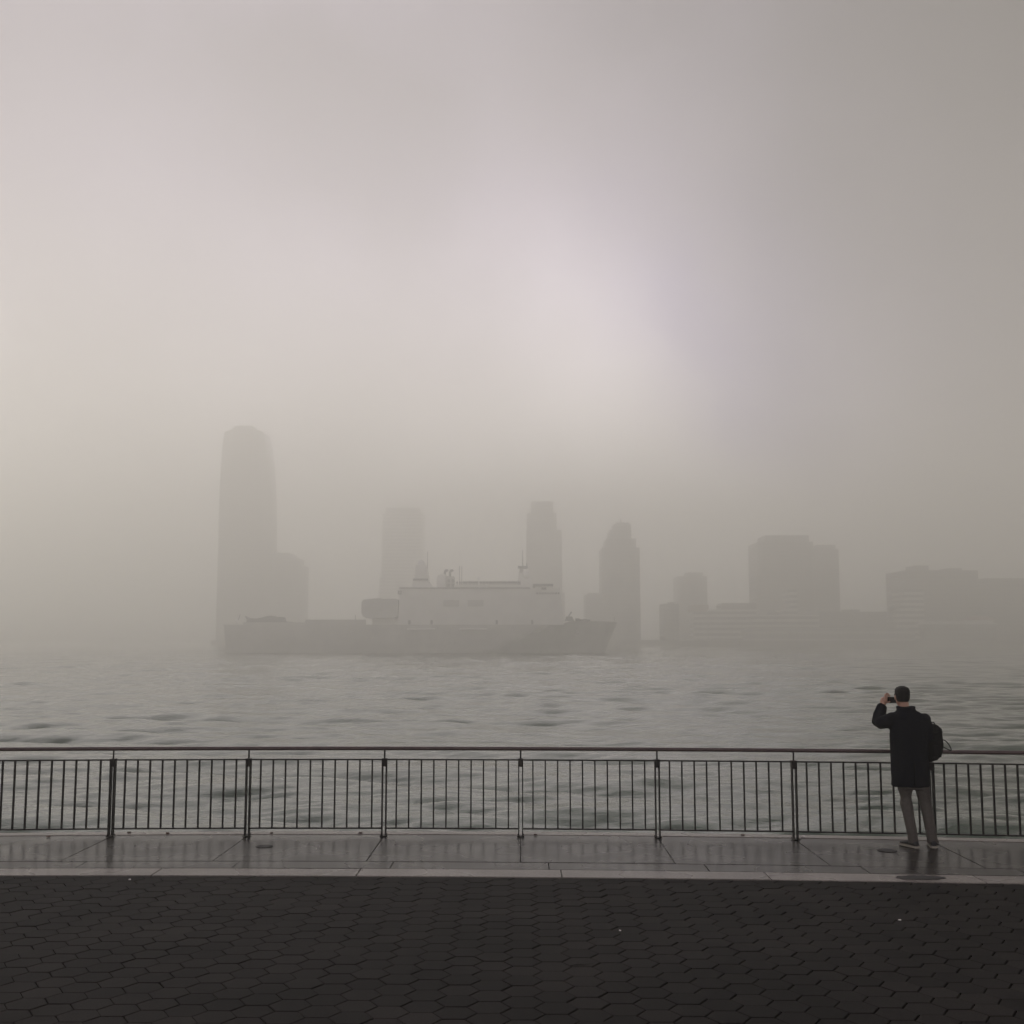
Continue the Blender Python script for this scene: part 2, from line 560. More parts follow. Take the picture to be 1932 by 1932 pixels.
def slab_strip(joints, y0, y1, name, material, z=0.0, tone=(.85, 1.15), gap=.0055, nseg=6):
    V, F, T = [], [], []
    for a, b in zip(joints[:-1], joints[1:]):
        tn = random.uniform(*tone); dz = random.uniform(-.0012, .0012)
        base = len(V)
        c = .006
        xs = np.linspace(a + gap, b - gap, nseg)
        rows = ((y0 + gap, z - .05), (y0 + gap, z - c + dz), (y0 + gap + c, z + dz), (y1 - gap - c, z + dz), (y1 - gap, z - c + dz), (y1 - gap, z - .05))
        for j, (yy, zz) in enumerate(rows):
            for i, x in enumerate(xs):
                xx, z2 = x, zz
                V.append((xx, yy + off_at(xx, yy), z2)); T.append(tn)
        for j in range(5):
            for i in range(nseg - 1):
                p = base + j * nseg + i
                F.append((p, p + 1, p + nseg + 1, p + nseg))
        for i in (0, nseg - 1):   # ends of the slab
            F.append(tuple(base + j * nseg + i for j in (range(6) if i else range(5, -1, -1))))
    me = bpy.data.meshes.new(name); me.from_pydata(V, [], F)
    at_ = me.attributes.new('tone', 'FLOAT', 'POINT'); at_.data.foreach_set('value', T)
    return tag(link(name, me, material), kind='structure')


FENCE_Y = 14.26


def post_x(k):
    x = 1.66 * k
    for _ in range(12):
        x = (252.4 * k - 3) / FPX * (FENCE_Y + off(x))
    return x


WET = promenade_material()
POSTS = [post_x(k) for k in range(-5, 6)]
j1 = [POSTS[0] - 1.62 * k for k in range(18, 0, -1)] + POSTS + [POSTS[-1] + 1.56 * k for k in range(1, 19)]
j2 = [x + .30 for x in j1]
j3 = [.40 + 2.09 * k for k in range(-18, 19)]
slab_strip(j1, 12.69, 14.37, 'promenade_slabs', WET)
slab_strip(j2, 12.31, 12.686, 'slab_border', WET, tone=(1.0, 1.3))
slab_strip(j3, 11.93, 12.306, 'kerb_strip', WET, tone=(6.6, 8.0), z=.001)

# edge coping with the quay wall below it
mb = MB()
xs = np.linspace(-38, 38, 77)
rs = []
for x in xs:
    y = off(x)
    rs.append([(x, 14.374 + y, -.06), (x, 14.374 + y, -.004), (x, 14.385 + y, .006), (x, 14.60 + y, .004), (x, 14.635 + y, -.012), (x, 14.65 + y, -.05),
               (x, 14.65 + y, -.40), (x, 14.61 + y, -.40), (x, 14.61 + y, -9.0), (x, 14.39 + y, -9.0)])
co = mb.rings(rs).build('edge_coping', WET)
a_ = co.data.attributes.new('tone', 'FLOAT', 'POINT'); a_.data.foreach_set('value', [8.0] * len(co.data.vertices))
tag(co, kind='structure')

# sand bed under slabs and pavers, reaching back behind the camera
mb = MB()
V, F = [], []
for i, x in enumerate(np.linspace(-60, 60, 61)):
    V += [(x, -60, -.035), (x, 14.37 + off(x), -.035)]
for i in range(60):
    F.append((2 * i, 2 * i + 2, 2 * i + 3, 2 * i + 1))
mb.add(V, F)
tag(mb.build('ground', M['bed']), kind='structure')

# hexagonal asphalt pavers, each one slightly out of level
FLAT = .240
HS = .146                            # half the length, corner to corner
V, F, T = [], [], []
col_w = 1.5 * HS
nx0, nx1 = int(-13 / col_w), int(13 / col_w)
for i in range(nx0, nx1):
    cx = i * col_w
    yend = 11.925 + off_at(cx, 11.93)
    j = 0
    cy = yend - FLAT * (.5 if i % 2 == 0 else 0)
    while cy > 2.0:
        tn = random.uniform(.66, 1.34); dz = random.gauss(0, .0011)
        tx, ty = random.gauss(0, .003), random.gauss(0, .003)
        jx, jy, ja = random.gauss(0, .0011), random.gauss(0, .0011), random.gauss(0, .005)
        base = len(V)
        for rr, zz in ((HS - .0036, -.03), (HS - .0036, -.0085), (HS - .0084, -.006)):
            for k in range(6):
                a = math.pi / 3 * k + ja
                x = rr * math.cos(a); y = rr * math.sin(a) * FLAT / (HS * math.sqrt(3))
                yy = min(cy + y + jy, yend - .002)
                V.append((cx + x + jx, yy, zz + dz + tx * x + ty * y)); T.append(tn)
        for q in (0, 1):
            for k in range(6):
                k2 = (k + 1) % 6
                F.append((base + 6 * q + k, base + 6 * q + k2, base + 6 * q + 6 + k2, base + 6 * q + 6 + k))
        F.append(tuple(base + 12 + k for k in range(6)))
        cy -= FLAT
me = bpy.data.meshes.new('paving'); me.from_pydata(V, [], F)
a_ = me.attributes.new('tone', 'FLOAT', 'POINT'); a_.data.foreach_set('value', T)
tag(link('paving', me, paver_material()), kind='structure')


# ------------------------------------------------------------------ the river
def river():
    ys = [14.72]
    while ys[-1] < 1780:
        ys.append(ys[-1] + max(.17, ys[-1] * .0036))
    ys = np.array(ys)
    nc = 520
    u = np.linspace(-1, 1, nc)
    hw = .56 * ys + 26
    X = hw[:, None] * u[None, :]
    Y = np.repeat(ys[:, None], nc, 1)
    Z = np.zeros_like(X); DX = np.zeros_like(X); DY = np.zeros_like(X)
    step = np.maximum(np.gradient(ys)[:, None], (2 * hw / nc)[:, None])
    for i in range(84):
        lam = .75 * (11 / .75) ** (rng.random() ** .85)
        th = rng.normal(R(-98), R(11 + 20 / lam ** .5))           # travelling mostly towards the quay
        k = 2 * math.pi / lam
        amp = .0046 * lam ** .98 * rng.uniform(.5, 1.35)
        fade = np.clip((lam / step - 2.2) / 2.5, 0, 1)
        ph = k * (math.cos(th) * X + math.sin(th) * Y) + rng.uniform(0, 6.28)
        s, c = np.sin(ph), np.cos(ph)
        Z += amp * fade * s
        DX += -1.25 * amp * fade * c * math.cos(th)
        DY += -1.25 * amp * fade * c * math.sin(th)
    # gusts: rougher and calmer patches
    g = 1 + .35 * np.sin(X * .045 + 1.3 * np.sin(Y * .021)) * np.sin(Y * .05 + .9) * np.clip(1 - ys[:, None] / 900, 0, 1)
    Z *= g
    near = np.clip((ys[:, None] - 14.72) / 6, 0, 1)
    P = np.stack([X + DX, Y + DY * near, WATER_Z + Z], -1).reshape(-1, 3)
    nr = len(ys)
    me = bpy.data.meshes.new('river')
    me.vertices.add(nr * nc); me.vertices.foreach_set('co', P.ravel().astype(np.float32))
    idx = np.arange(nr * nc).reshape(nr, nc)
    q = np.stack([idx[:-1, :-1], idx[:-1, 1:], idx[1:, 1:], idx[1:, :-1]], -1).reshape(-1, 4)
    me.loops.add(q.size); me.loops.foreach_set('vertex_index', q.ravel().astype(np.int32))
    me.polygons.add(len(q)); me.polygons.foreach_set('loop_start', np.arange(0, q.size, 4, dtype=np.int32))
    me.polygons.foreach_set('loop_total', np.full(len(q), 4, dtype=np.int32))
    me.polygons.foreach_set('use_smooth', np.ones(len(q), dtype=bool))
    me.update(calc_edges=True)
    foam = np.clip((Z - .20) / .16, 0, 1.0)
    at_ = me.attributes.new('foam', 'FLOAT', 'POINT'); at_.data.foreach_set('value', foam.ravel().astype(np.float32))
    tag(link('river', me, water_material()), kind='structure')


river()

# ------------------------------------------------------------------ far shore
SHORE_Y = 1008.0
GZ = .6
xl = at(398, 1204, SHORE_Y)[0]
pts_ = [(xl, SHORE_Y), (at(1236, 1204, SHORE_Y)[0], SHORE_Y), (at(1395, 1204, 850)[0], 850), (1400, 846), (1400, 1750), (xl, 1750)]
mb = MB().add([(a, b_, WATER_Z - 2) for a, b_ in pts_] + [(a, b_, GZ) for a, b_ in pts_],
              [(0, 1, 2, 3, 4, 5), (6, 7, 8, 9, 10, 11)] + [(i, (i + 1) % 6, (i + 1) % 6 + 6, i + 6) for i in range(6)])
tag(mb.build('far_shore', M['shore']), kind='structure')


def block(mb, px0, px1, py, Y, depth, py_b=None):
    x0, z1 = at(px0, py, Y); x1, _ = at(px1, py, Y)
    z0 = GZ if py_b is None else at(px0, py_b, Y)[1]
    return mb.box(x0, x1, Y, Y + depth, z0, z1)


def building(name, label, cat, px0, px1, py, Y, depth, m, group=None):
    xa, _ = at(px0, py, Y); xb, _ = at(px1, py, Y)
    r = empty(name, ((xa + xb) / 2, Y + depth / 2, GZ))
    tag(r, label, cat, group)
    block(MB(), px0, px1, py, Y, depth).build('wall', m, r)
    return r


def cap(r, px0, px1, py, pyb, Y, depth, m, name='penthouse'):
    return block(MB(), px0, px1, py, Y, depth, pyb).build(name, m, r)


def tall_tower():
    Y = 1130
    x = lambda p, q: at(p, q, Y)[0]
    z = lambda q: at(466, q, Y)[1]
    cx = x(461, 1100)
    r = empty('skyscraper', (cx, Y + 24, GZ))
    tag(r, 'tallest glass tower with a tapering curved top, far left in the fog', 'skyscraper', 'towers on the far shore')
    lev = [(1208, 402, 508), (1100, 405, 508), (1000, 408, 508), (940, 409.5, 507.5), (900, 411.5, 506), (860, 414.5, 502.5), (830, 417.5, 498), (812, 421, 493)]
    rs = []
    for q, a, b in lev:
        xa, xb = x(a, q), x(b, q); zz = z(q); w = (xb - xa); c = w * .16; dpt = 44
        rs.append([(xa + c, Y, zz), (xb - c, Y, zz), (xb, Y + c, zz), (xb, Y + dpt - c, zz), (xb - c, Y + dpt, zz), (xa + c, Y + dpt, zz), (xa, Y + dpt - c, zz), (xa, Y + c, zz)])
    MB().rings(rs).build('wall', M['glassy'], r)
    xa, xb = x(430, 805), x(488, 805)
    MB().frustum((xa, xb, Y + 6, Y + 38), (xa + 6, xb - 8, Y + 9, Y + 34), z(812), z(800)).build('crown', M['glassy'], r)


tall_tower()
b = building('office_block', 'mid-height glass block joined to the right foot of the tallest tower', 'office block', 518.6, 546, 1043, 1131, 40, M['glassy'], 'lower blocks on the far shore')
cap(b, 546, 560, 1052, 1208, 1131, 38, M['glassy'], 'stepped_wing'); cap(b, 560, 570, 1066, 1208, 1131, 36, M['glassy'], 'stepped_wing')

Y = 1350
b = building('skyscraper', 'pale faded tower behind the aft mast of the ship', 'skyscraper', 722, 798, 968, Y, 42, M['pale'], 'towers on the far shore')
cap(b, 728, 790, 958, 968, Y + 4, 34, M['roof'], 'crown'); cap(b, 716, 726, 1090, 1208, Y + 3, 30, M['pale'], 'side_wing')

Y = 1190
b = building('skyscraper', 'slender tower with a narrower stepped crown behind the forward mast of the ship', 'skyscraper', 993, 1060, 1000, Y, 44, M['stone'], 'towers on the far shore')
cap(b, 994, 1050, 968, 1000, Y + 2, 38, M['stone'], 'crown'); cap(b, 1002, 1044, 946, 968, Y + 5, 30, M['stone'], 'crown')
cap(b, 1052, 1066, 1118, 1208, Y - 3, 30, M['stone'], 'podium')

Y = 1022
b = building('skyscraper', 'grey tower with a stepped crown topped by a thin spire right of the bow', 'skyscraper', 1136, 1207, 1033, Y, 44, M['stone'], 'towers on the far shore')
for a in ((1143.5, 1200, 1016, 1033, 3, 38), (1150, 1191, 1000, 1016, 6, 32), (1158, 1190.5, 989, 1000, 8, 28), (1163, 1187, 986, 989, 10, 22)):
    cap(b, a[0], a[1], a[2], a[3], Y + a[4], a[5], M['stone'], 'crown')
xc, z0 = at(1175, 986, Y); z1 = at(1175, 974, Y)[1]
MB().tube([(xc, Y + 20, z0), (xc, Y + 20, z1)], [1.2, .3], 8).build('spire', M['roof'], b)
b = building('office_block', 'mid-height block joined to the left foot of the spired tower', 'office block', 1105, 1135.5, 1122, Y - 2, 36, M['glassy'], 'lower blocks on the far shore')
cap(b, 1110, 1130, 1119, 1122, Y + 4, 20, M['roof'])

Y = 1152
b = building('apartment_building', 'broad faint mid-rise block standing between the spired tower and the twin towers', 'apartment block', 1281, 1334, 1087, Y, 44, M['brick'], 'lower blocks on the far shore')
cap(b, 1296, 1326, 1080, 1087, Y + 6, 22, M['roof'])
b = building('waterfront_shed', 'low flat-roofed shed left of the small tan building', 'shed', 1252, 1281, 1139, 912, 30, M['stone'], 'low waterfront buildings')
cap(b, 1262, 1272, 1136, 1139, 916, 12, M['roof'], 'roof_plant')
b = building('waterfront_house', 'small building with a tan upper wall on the far waterfront', 'waterfront building', 1308, 1336, 1154, 905, 26, M['pale'], 'low waterfront buildings')
cap(b, 1307, 1337, 1141, 1154, 904, 28, M['tan'], 'upper_storey')
b = building('waterfront_house', 'wide low building with a raised middle, left of the twin towers', 'waterfront building', 1337, 1428, 1150, 898, 34, M['pale'], 'low waterfront buildings')
cap(b, 1362, 1427, 1138, 1150, 902, 26, M['brick'], 'upper_storey')

Y = 990
b = building('skyscraper', 'broad slab tower, the left and darker of two joined towers', 'skyscraper', 1431, 1534, 1022, Y, 46, M['brick'], 'towers on the far shore')
cap(b, 1444, 1526, 1010, 1022, Y + 5, 34, M['roof'], 'crown')
b = building('skyscraper', 'brownish slab tower, right-hand and lower of two joined towers', 'skyscraper', 1535, 1582, 1036, Y + 20, 44, M['brick'], 'towers on the far shore')
cap(b, 1542, 1576, 1028, 1036, Y + 26, 30, M['roof'], 'crown')
b = building('stepped_building', 'narrow striped stair tower in front of the twin towers', 'apartment block', 1489, 1504, 1112, 890, 24, M['pale'], 'lower blocks on the far shore')
cap(b, 1478, 1489, 1150, 1208, 891, 22, M['pale'], 'side_wing')
b = building('apartment_building', 'low striped waterfront flats at the foot of the twin towers', 'apartment block', 1420, 1545, 1160, 874, 14, M['pale'], 'lower blocks on the far shore')
cap(b, 1452, 1470, 1155, 1160, 877, 8, M['roof'], 'roof_plant')

b = building('warehouse', 'long dark flat-roofed warehouse between the twin towers and the striped stepped building', 'warehouse', 1546, 1672, 1154, 885, 40, M['roof'], 'low waterfront buildings')
cap(b, 1600, 1622, 1150, 1154, 888, 18, M['stone'], 'roof_plant')
x, z0 = at(1686, 1154, 898); _, z1 = at(1686, 1141, 898)
t = empty('water_tower', (x, 898, GZ)); tag(t, 'small round-topped water tank tower beside the long dark warehouse', 'water tower')
MB().ellipse_loft([(x, 898, z0, 3.3, 3.3), (x, 898, z1 - 2, 3.4, 3.4), (x, 898, z1 - .6, 2.2, 2.2), (x, 898, z1, .2, .2)], 14).build('tank', M['roof'], t)
for sx, sy in ((-1, -1), (1, -1), (1, 1), (-1, 1)):
    MB().tube([(x + 2.6 * sx, 898 + 2.6 * sy, GZ), (x + 2.2 * sx, 898 + 2.2 * sy, z0)], .35, 6).build('leg', M['roof'], t)

b = building('stepped_building', 'striped terraced block stepping up to the right beside the big dark block', 'apartment block', 1706, 1742, 1112, 885, 30, M['pale'], 'lower blocks on the far shore')
cap(b, 1698, 1706, 1136, 1208, 886, 28, M['pale'], 'side_wing'); cap(b, 1690, 1698, 1152, 1208, 887, 26, M['pale'], 'side_wing')
Y = 925
b = building('apartment_building', 'big dark block with a humped roofline near the right edge', 'apartment block', 1708, 1845, 1076, Y, 50, M['brick'], 'lower blocks on the far shore')
cap(b, 1727, 1752, 1067, 1076, Y + 4, 24, M['roof']); cap(b, 1790, 1815, 1072, 1076, Y + 6, 22, M['roof'])
b = building('office_block', 'dark stepped block at the far right edge of the shore', 'office block', 1858, 1990, 1091, Y - 6, 46, M['brick'], 'lower blocks on the far shore')
cap(b, 1846, 1858, 1104, 1208, Y - 5, 40, M['brick'], 'side_wing')
b = building('waterfront_shed', 'long low shed with a pale roof below the big dark block', 'shed', 1745, 1880, 1178, 872, 24, M['glassy'], 'low waterfront buildings')
x0, z0 = at(1741, 1178, 870); x1, z1 = at(1884, 1172, 870)
MB().frustum((x0, x1, 870, 897), (x0 + 3, x1 - 3, 877, 890), z0 + .01, z1).build('roof', M['pale_roof'], b)
b = building('waterfront_house', 'red-roofed low building at the right edge of the shore', 'waterfront building', 1836, 1876, 1170, 898.5, 20, M['pale'], 'low waterfront buildings')
x0, z0 = at(1833, 1170, 897.5); x1, z1 = at(1879, 1162, 897.5)
MB().frustum((x0, x1, 897.5, 919.5), (x0 + 4, x1 - 4, 905, 912), z0 + .01, z1).build('roof', M['red_roof'], b)
# arcaded pier building along the water
xa, zt = at(1405, 1191, 856); xb, _ = at(1726, 1191, 856)
r = empty('ferry_terminal', ((xa + xb) / 2, 862, GZ))
tag(r, 'long low terminal with a row of window openings along the water', 'terminal', 'low waterfront buildings')
MB().box(xa, xb, 856, 868, GZ, zt).build('wall', M['pale_roof'], r)
MB().frustum((xa - 2, xb + 2, 854, 870), (xa + 4, xb - 4, 859, 865), zt + .01, zt + 2.6).build('roof', M['roof'], r)
nwin = 44
for i in range(nwin):
    c = xa + (xb - xa) * (i + .5) / nwin
    MB().prism_xz([(c - 1.35, GZ + 1.4), (c + 1.35, GZ + 1.4), (c + 1.35, zt - 2.6), (c, zt - 1.4), (c - 1.35, zt - 2.6)], 855.85, 855.99).build('window', M['ship_dark'], r)


# ------------------------------------------------------------------ the ship
def warship():
    Yn, Yc = 495.0, 509.5            # near side and centre line
    X = lambda p: at(p, 1180, Yn)[0]
    Z = lambda q: at(985, q, Yn)[1]
    WL = WATER_Z
    r = empty('naval_ship', ((X(421) + X(1169)) / 2, Yc, WL))
    tag(r, 'grey naval landing ship with sloped bow, tall superstructure and low stern deck', 'warship')
    # hull
    rs = []
    N = 46
    for i in range(N + 1):
        t = i / N
        ring_l, ring_r = [], []
        for lv in (0.0, .25, .5, .75, 1.0):
            xs_, xb_ = X(421) + (1 - lv) * 1.2, X(1141) + (X(1170) - X(1141)) * lv ** 1.1
            x = xs_ + (xb_ - xs_) * t
            dk = 1178.5 if t < .862 else 1178.5 - 8.0 * min(1, (t - .862) / .012) + 2.4 * (t - .88) / .12 * (t > .88)
            ztop = Z(dk)
            z = (WL - 2.0) + (ztop - WL + 2.0) * lv
            hb = 14.5 * min(1.0, (1 - t) / (.34 - .17 * lv) if t > .5 else 1.0) ** .8 * (.90 + .10 * lv)
            if t < .06:
                hb *= .93 + .07 * t / .06
            hb = max(hb, .08)
            ring_l.append((x, Yc - hb, z)); ring_r.append((x, Yc + hb, z))
        rs.append(ring_l + ring_r[::-1])
    hull = MB().rings(rs).build('hull', M['ship_hull'], r)
    # white raft canisters along the upper hull
    for p0, p1 in ((768, 821), (866, 920)):
        n = 9
        for k in range(n):
            c = X(p0 + (p1 - p0) * (k + .5) / n)
            MB().tube([(c - .58, Yn - .45, Z(1187)), (c + .58, Yn - .45, Z(1187))], .36, 10).build('raft_canister', M['white'], r)
    # flight deck side screen and deck gear at the stern
    MB().box(X(458), X(575), Yn + .3, Yn + .7, Z(1178.4), Z(1174)).build('deck_screen', M['ship_hull'], r)
    MB().box(X(575.5), X(690), Yn + .3, Yn + .8, Z(1178.4), Z(1169)).build('deck_screen', M['ship_hull'], r)
    pts = [(457, 1162), (463, 1166), (480, 1166.5), (492, 1164), (503, 1161), (510, 1161.5), (517, 1163.5), (530, 1164), (532, 1172), (556, 1174), (556, 1178.4), (460, 1178.4), (461, 1169)]
    MB().prism_xz([(X(a), Z(b_)) for a, b_ in pts], Yn + 4, Yn + 9).build('deck_vehicle', M['ship_dark'], r)
    MB().tube([(X(430), Yc, Z(1179)), (X(437), Yc, Z(1158))], .14, 6).build('flagstaff', M['ship_dark'], r)
    fl = []
    for i in range(9):
        s = i / 8
        fl.append((X(436 - 8 * s), Yc + .35 * math.sin(s * 7), Z(1160 + 9 * s)))
    mb = MB()
    for i in range(8):
        a, c = fl[i], fl[i + 1]
        mb.add([a, c, (c[0] + .5, c[1] + .05, c[2] - 1.6), (a[0] + .5, a[1] + .05, a[2] - 1.6),
                (a[0], a[1] + .04, a[2]), (c[0], c[1] + .04, c[2]), (c[0] + .5, c[1] + .09, c[2] - 1.6), (a[0] + .5, a[1] + .09, a[2] - 1.6)],
               [(0, 1, 2, 3), (7, 6, 5, 4), (0, 4, 5, 1), (2, 6, 7, 3)])
    mb.build('ensign', M['white'], r)
    # superstructure
    sup = MB().frustum((X(750), X(1064), Yn + .5, Yc + 13.5), (X(753), X(1058), Yn + 1.6, Yc + 12.4), Z(1178.6), Z(1109)).build('superstructure', M['ship_upper'], r)
    # bridge windows, doors and vents
    for k in range(9):
        MB().box(X(1012 + 5.1 * k), X(1015.4 + 5.1 * k), Yn + 1.15, Yn + 1.6, Z(1121), Z(1117.5)).build('window', M['ship_dark'], sup)
    for p, q in ((770, 1172), (812, 1172), (935, 1172), (1002, 1172)):
        MB().box(X(p), X(p + 4.2), Yn + .35, Yn + 1.0, Z(1178), Z(q - 2)).build('door', M['ship_dark'], sup)
    for p, q, w, h in ((836, 1132, 30, 12), (882, 1132, 30, 12)):
        o = MB().box(X(p), X(p + w), Yn + .72, Yn + 1.5, Z(q + h), Z(q)).build('vent', M['ship_hull'], sup)
    MB().box(X(752), X(1000), Yn + 1.2, Yn + 1.75, Z(1110.2), Z(1108)).build('deck_edge', M['ship_dark'], sup)
    MB().box(X(1006), X(1044), Yn + .2, Yc + 14, Z(1105.6), Z(1101.4)).build('bridge_wing', M['ship_dark'], r)
    MB().box(X(1010), X(1042), Yn + 1.9, Yc + 11, Z(1109.2), Z(1105.7)).build('bridge_base', M['ship_upper'], r)
    MB().box(X(1022), X(1031), Yn + 1.0, Yn + 2.2, Z(1112.5), Z(1108.2)).build('search_light', M['ship_dark'], r)
    # rounded boat house hanging over the flight deck
    pts = [(684, 1131), (680.8, 1136), (680.8, 1156), (684, 1163), (690, 1166), (742, 1166), (750, 1161), (750, 1131), (742, 1129), (720, 1130), (716, 1128)]
    MB().prism_xz([(X(a), Z(b_)) for a, b_ in pts], Yn + 1.0, Yc + 6).build('hangar_overhang', M['ship_hull'], r)
    MB().prism_xz([(X(a), Z(b_)) for a, b_ in ((700, 1166.2), (752, 1166.2), (752, 1178.6), (700, 1178.6))], Yn + 4.0, Yc + 11).build('hangar', M['ship_upper'], r)
    MB().tube([(X(753), Yn + 1.0, Z(1114)), (X(753), Yn + 1.0, Z(1121))], .8, 8).build('side_lamp', M['ship_dark'], r)
    MB().tube([(X(669), Yn + 2.5, Z(1178)), (X(668.5), Yn + 2.5, Z(1160))], .12, 6).build('deck_post', M['ship_dark'], r)
    # aft mast
    mast = MB().frustum((X(776), X(806), Yc - 4, Yc + 4), (X(779), X(800), Yc - 3, Yc + 3), Z(1108.9), Z(1063)).build('mast', M['ship_upper'], r)
    MB().frustum((X(772), X(815), Yc - 6, Yc + 6), (X(775), X(801), Yc - 5, Yc + 5), Z(1108.8), Z(1092)).build('mast_base', M['ship_upper'], r)
    MB().box(X(775), X(803), Yc - 6, Yc + 6, Z(1093), Z(1089.5)).build('platform', M['ship_dark'], mast)
    MB().ball((X(788), Yc, Z(1060)), 1.75).build('radome', M['white'], mast, True)
    MB().tube([(X(800.5), Yc, Z(1092)), (X(800.5), Yc, Z(1036))], .12, 6).build('antenna', M['ship_dark'], mast)
    # funnel house with two dish antennas
    fn = MB().prism_xz([(X(821), Z(1108.9)), (X(820), Z(1090)), (X(823), Z(1084)), (X(829), Z(1081)), (X(836), Z(1081)), (X(838), Z(1083)), (X(838), Z(1108.9))], Yc - 6, Yc + 4).build('funnel', M['ship_upper'], r)
    MB().box(X(838.2), X(853), Yc - 5, Yc + 4, Z(1108.9), Z(1085)).build('funnel_casing', M['ship_hull'], r)
    for p in (835, 845):
        MB().tube([(X(p), Yc - 2, Z(1085)), (X(p), Yc - 2, Z(1077)), (X(p + 1.5), Yc - 2, Z(1073)), (X(p + 4), Yc - 2, Z(1072.5)), (X(p + 5.5), Yc - 2, Z(1075))], .55, 8).build('exhaust_pipe', M['ship_dark'], r)
    for p, q in ((841, 1091), (849, 1091), (841, 1099), (849, 1099)):
        MB().box(X(p), X(p + 5), Yc - 5.3, Yc - 5.02, Z(q + 6), Z(q)).build('louvre', M['ship_dark'], r)
    for p in (863, 867.5):
        MB().tube([(X(p), Yc, Z(1108.9)), (X(p), Yc, Z(1064))], .13, 6).build('antenna', M['ship_dark'], r)
    MB().box(X(856), X(983), Yn + 1.85, Yn + 3.6, Z(1108.9), Z(1103)).build('walkway', M['ship_upper'], r)
    for p, q in ((903, 1091), (918, 1104)):
        mb = MB().ball((X(p), Yn + 1.2, Z(q)), .62); mb.box(X(p) - .2, X(p) + .2, Yn + 1.0, Yn + 1.4, Z(1110), Z(q + 2))
        mb.build('satellite_dome', M['white'], r)
    # forward mast
    fm = MB().frustum((X(975), X(1006), Yc - 5, Yc + 5), (X(979), X(1002), Yc - 3.5, Yc + 3.5), Z(1108.9), Z(1078)).build('mast', M['ship_upper'], r)
    MB().box(X(977), X(996), Yc - 3, Yc + 3, Z(1068.5), Z(1064.5)).build('platform', M['ship_dark'], fm)
    MB().frustum((X(979), X(988), Yc - 2, Yc + 2), (X(981), X(987), Yc - 1.2, Yc + 1.2), Z(1078.2), Z(1068.6)).build('mast_post', M['ship_hull'], fm)
    MB().ball((X(994.5), Yc - 3, Z(1082)), 2.05).build('radome', M['white'], fm, True)
    MB().tube([(X(986.5), Yc, Z(1065)), (X(986.5), Yc, Z(1032))], [.22, .1], 6).build('antenna', M['ship_dark'], fm)
    MB().tube([(X(994), Yc, Z(1065)), (X(994), Yc, Z(1058))], .2, 6).build('antenna', M['ship_dark'], fm)
    # rail along the top deck
    mb = MB()
    for k in range(50):
        x = X(857) + (X(982) - X(857)) * k / 49
        mb.tube([(x, Yn + 1.95, Z(1103)), (x, Yn + 1.95, Z(1103) + 1.05)], .03, 4)
    for zz in (.5, 1.05):
        mb.tube([(X(857), Yn + 1.95, Z(1103) + zz), (X(982), Yn + 1.95, Z(1103) + zz)], .035, 4)
    mb.build('deck_rail', M['ship_dark'], r)
    # forecastle gear
    mb = MB().frustum((X(1068), X(1086), Yc - 3, Yc + 3), (X(1071), X(1082), Yc - 2, Yc + 2), Z(1171), Z(1162))
    mb.tube([(X(1075), Yc - 2, Z(1162)), (X(1081), Yc - 2, Z(1153))], .35, 6)
    mb.build('deck_gun', M['ship_dark'], r)
    for p, h in ((1092, 5), (1098, 3.5), (1106, 4), (1112, 3)):
        MB().disc(X(p), Yc - 4, Z(1171.5), Z(1171 - h), 1.0, 1.0, 10).build('winch', M['ship_dark'], r)
    MB().tube([(X(1164), Yc, Z(1171)), (X(1165), Yc, Z(1164))], .1, 5).build('flagstaff', M['ship_dark'], r)
    # ensign-side details on the hull
    MB().box(X(1086), X(1092), Yn + 3.0, Yn + 4.4, Z(1196), Z(1190)).build('anchor', M['ship_dark'], r)
    return X, Z, Yn


SX, SZ, SYN = warship()


def sailor_mesh():
    mb = MB()
    for s in (-1, 1):
        mb.ellipse_loft([(.10 * s, 0, 0, .07, .10), (.10 * s, 0, .45, .075, .08), (.09 * s, 0, .85, .10, .11)], 8)
        mb.ellipse_loft([(.25 * s, 0, .72, .05, .05), (.25 * s, 0, 1.1, .055, .06), (.21 * s, 0, 1.42, .07, .08)], 8)
    mb.ellipse_loft([(0, 0, .80, .17, .12), (0, 0, 1.1, .17, .12), (0, 0, 1.40, .22, .13), (0, 0, 1.48, .10, .09), (0, 0, 1.56, .055, .06)], 10)
    mb.ball((0, 0, 1.66), (.085, .1, .12), 8, 6)
    mb.ellipse_loft([(0, 0, 1.71, .10, .115), (0, 0, 1.79, .115, .125)], 8)
    return mb.mesh('person')


sm_ = sailor_mesh()
sm_.materials.append(M['navy'])
px = [861.5, 867, 870.5, 874]
while px[-1] < 980:
    px.append(px[-1] + random.uniform(2.35, 3.0))
for p in px:
    o = bpy.data.objects.new('person', sm_); COL.objects.link(o)
    o.location = (SX(p), SYN + 2.5 + random.uniform(-.1, .1), SZ(1103) + .01)
    o.scale = (1, 1, random.uniform(.95, 1.04))
    tag(o, 'sailor in dark uniform standing in line along the upper deck rail of the ship', 'person', 'sailors lining the upper deck')


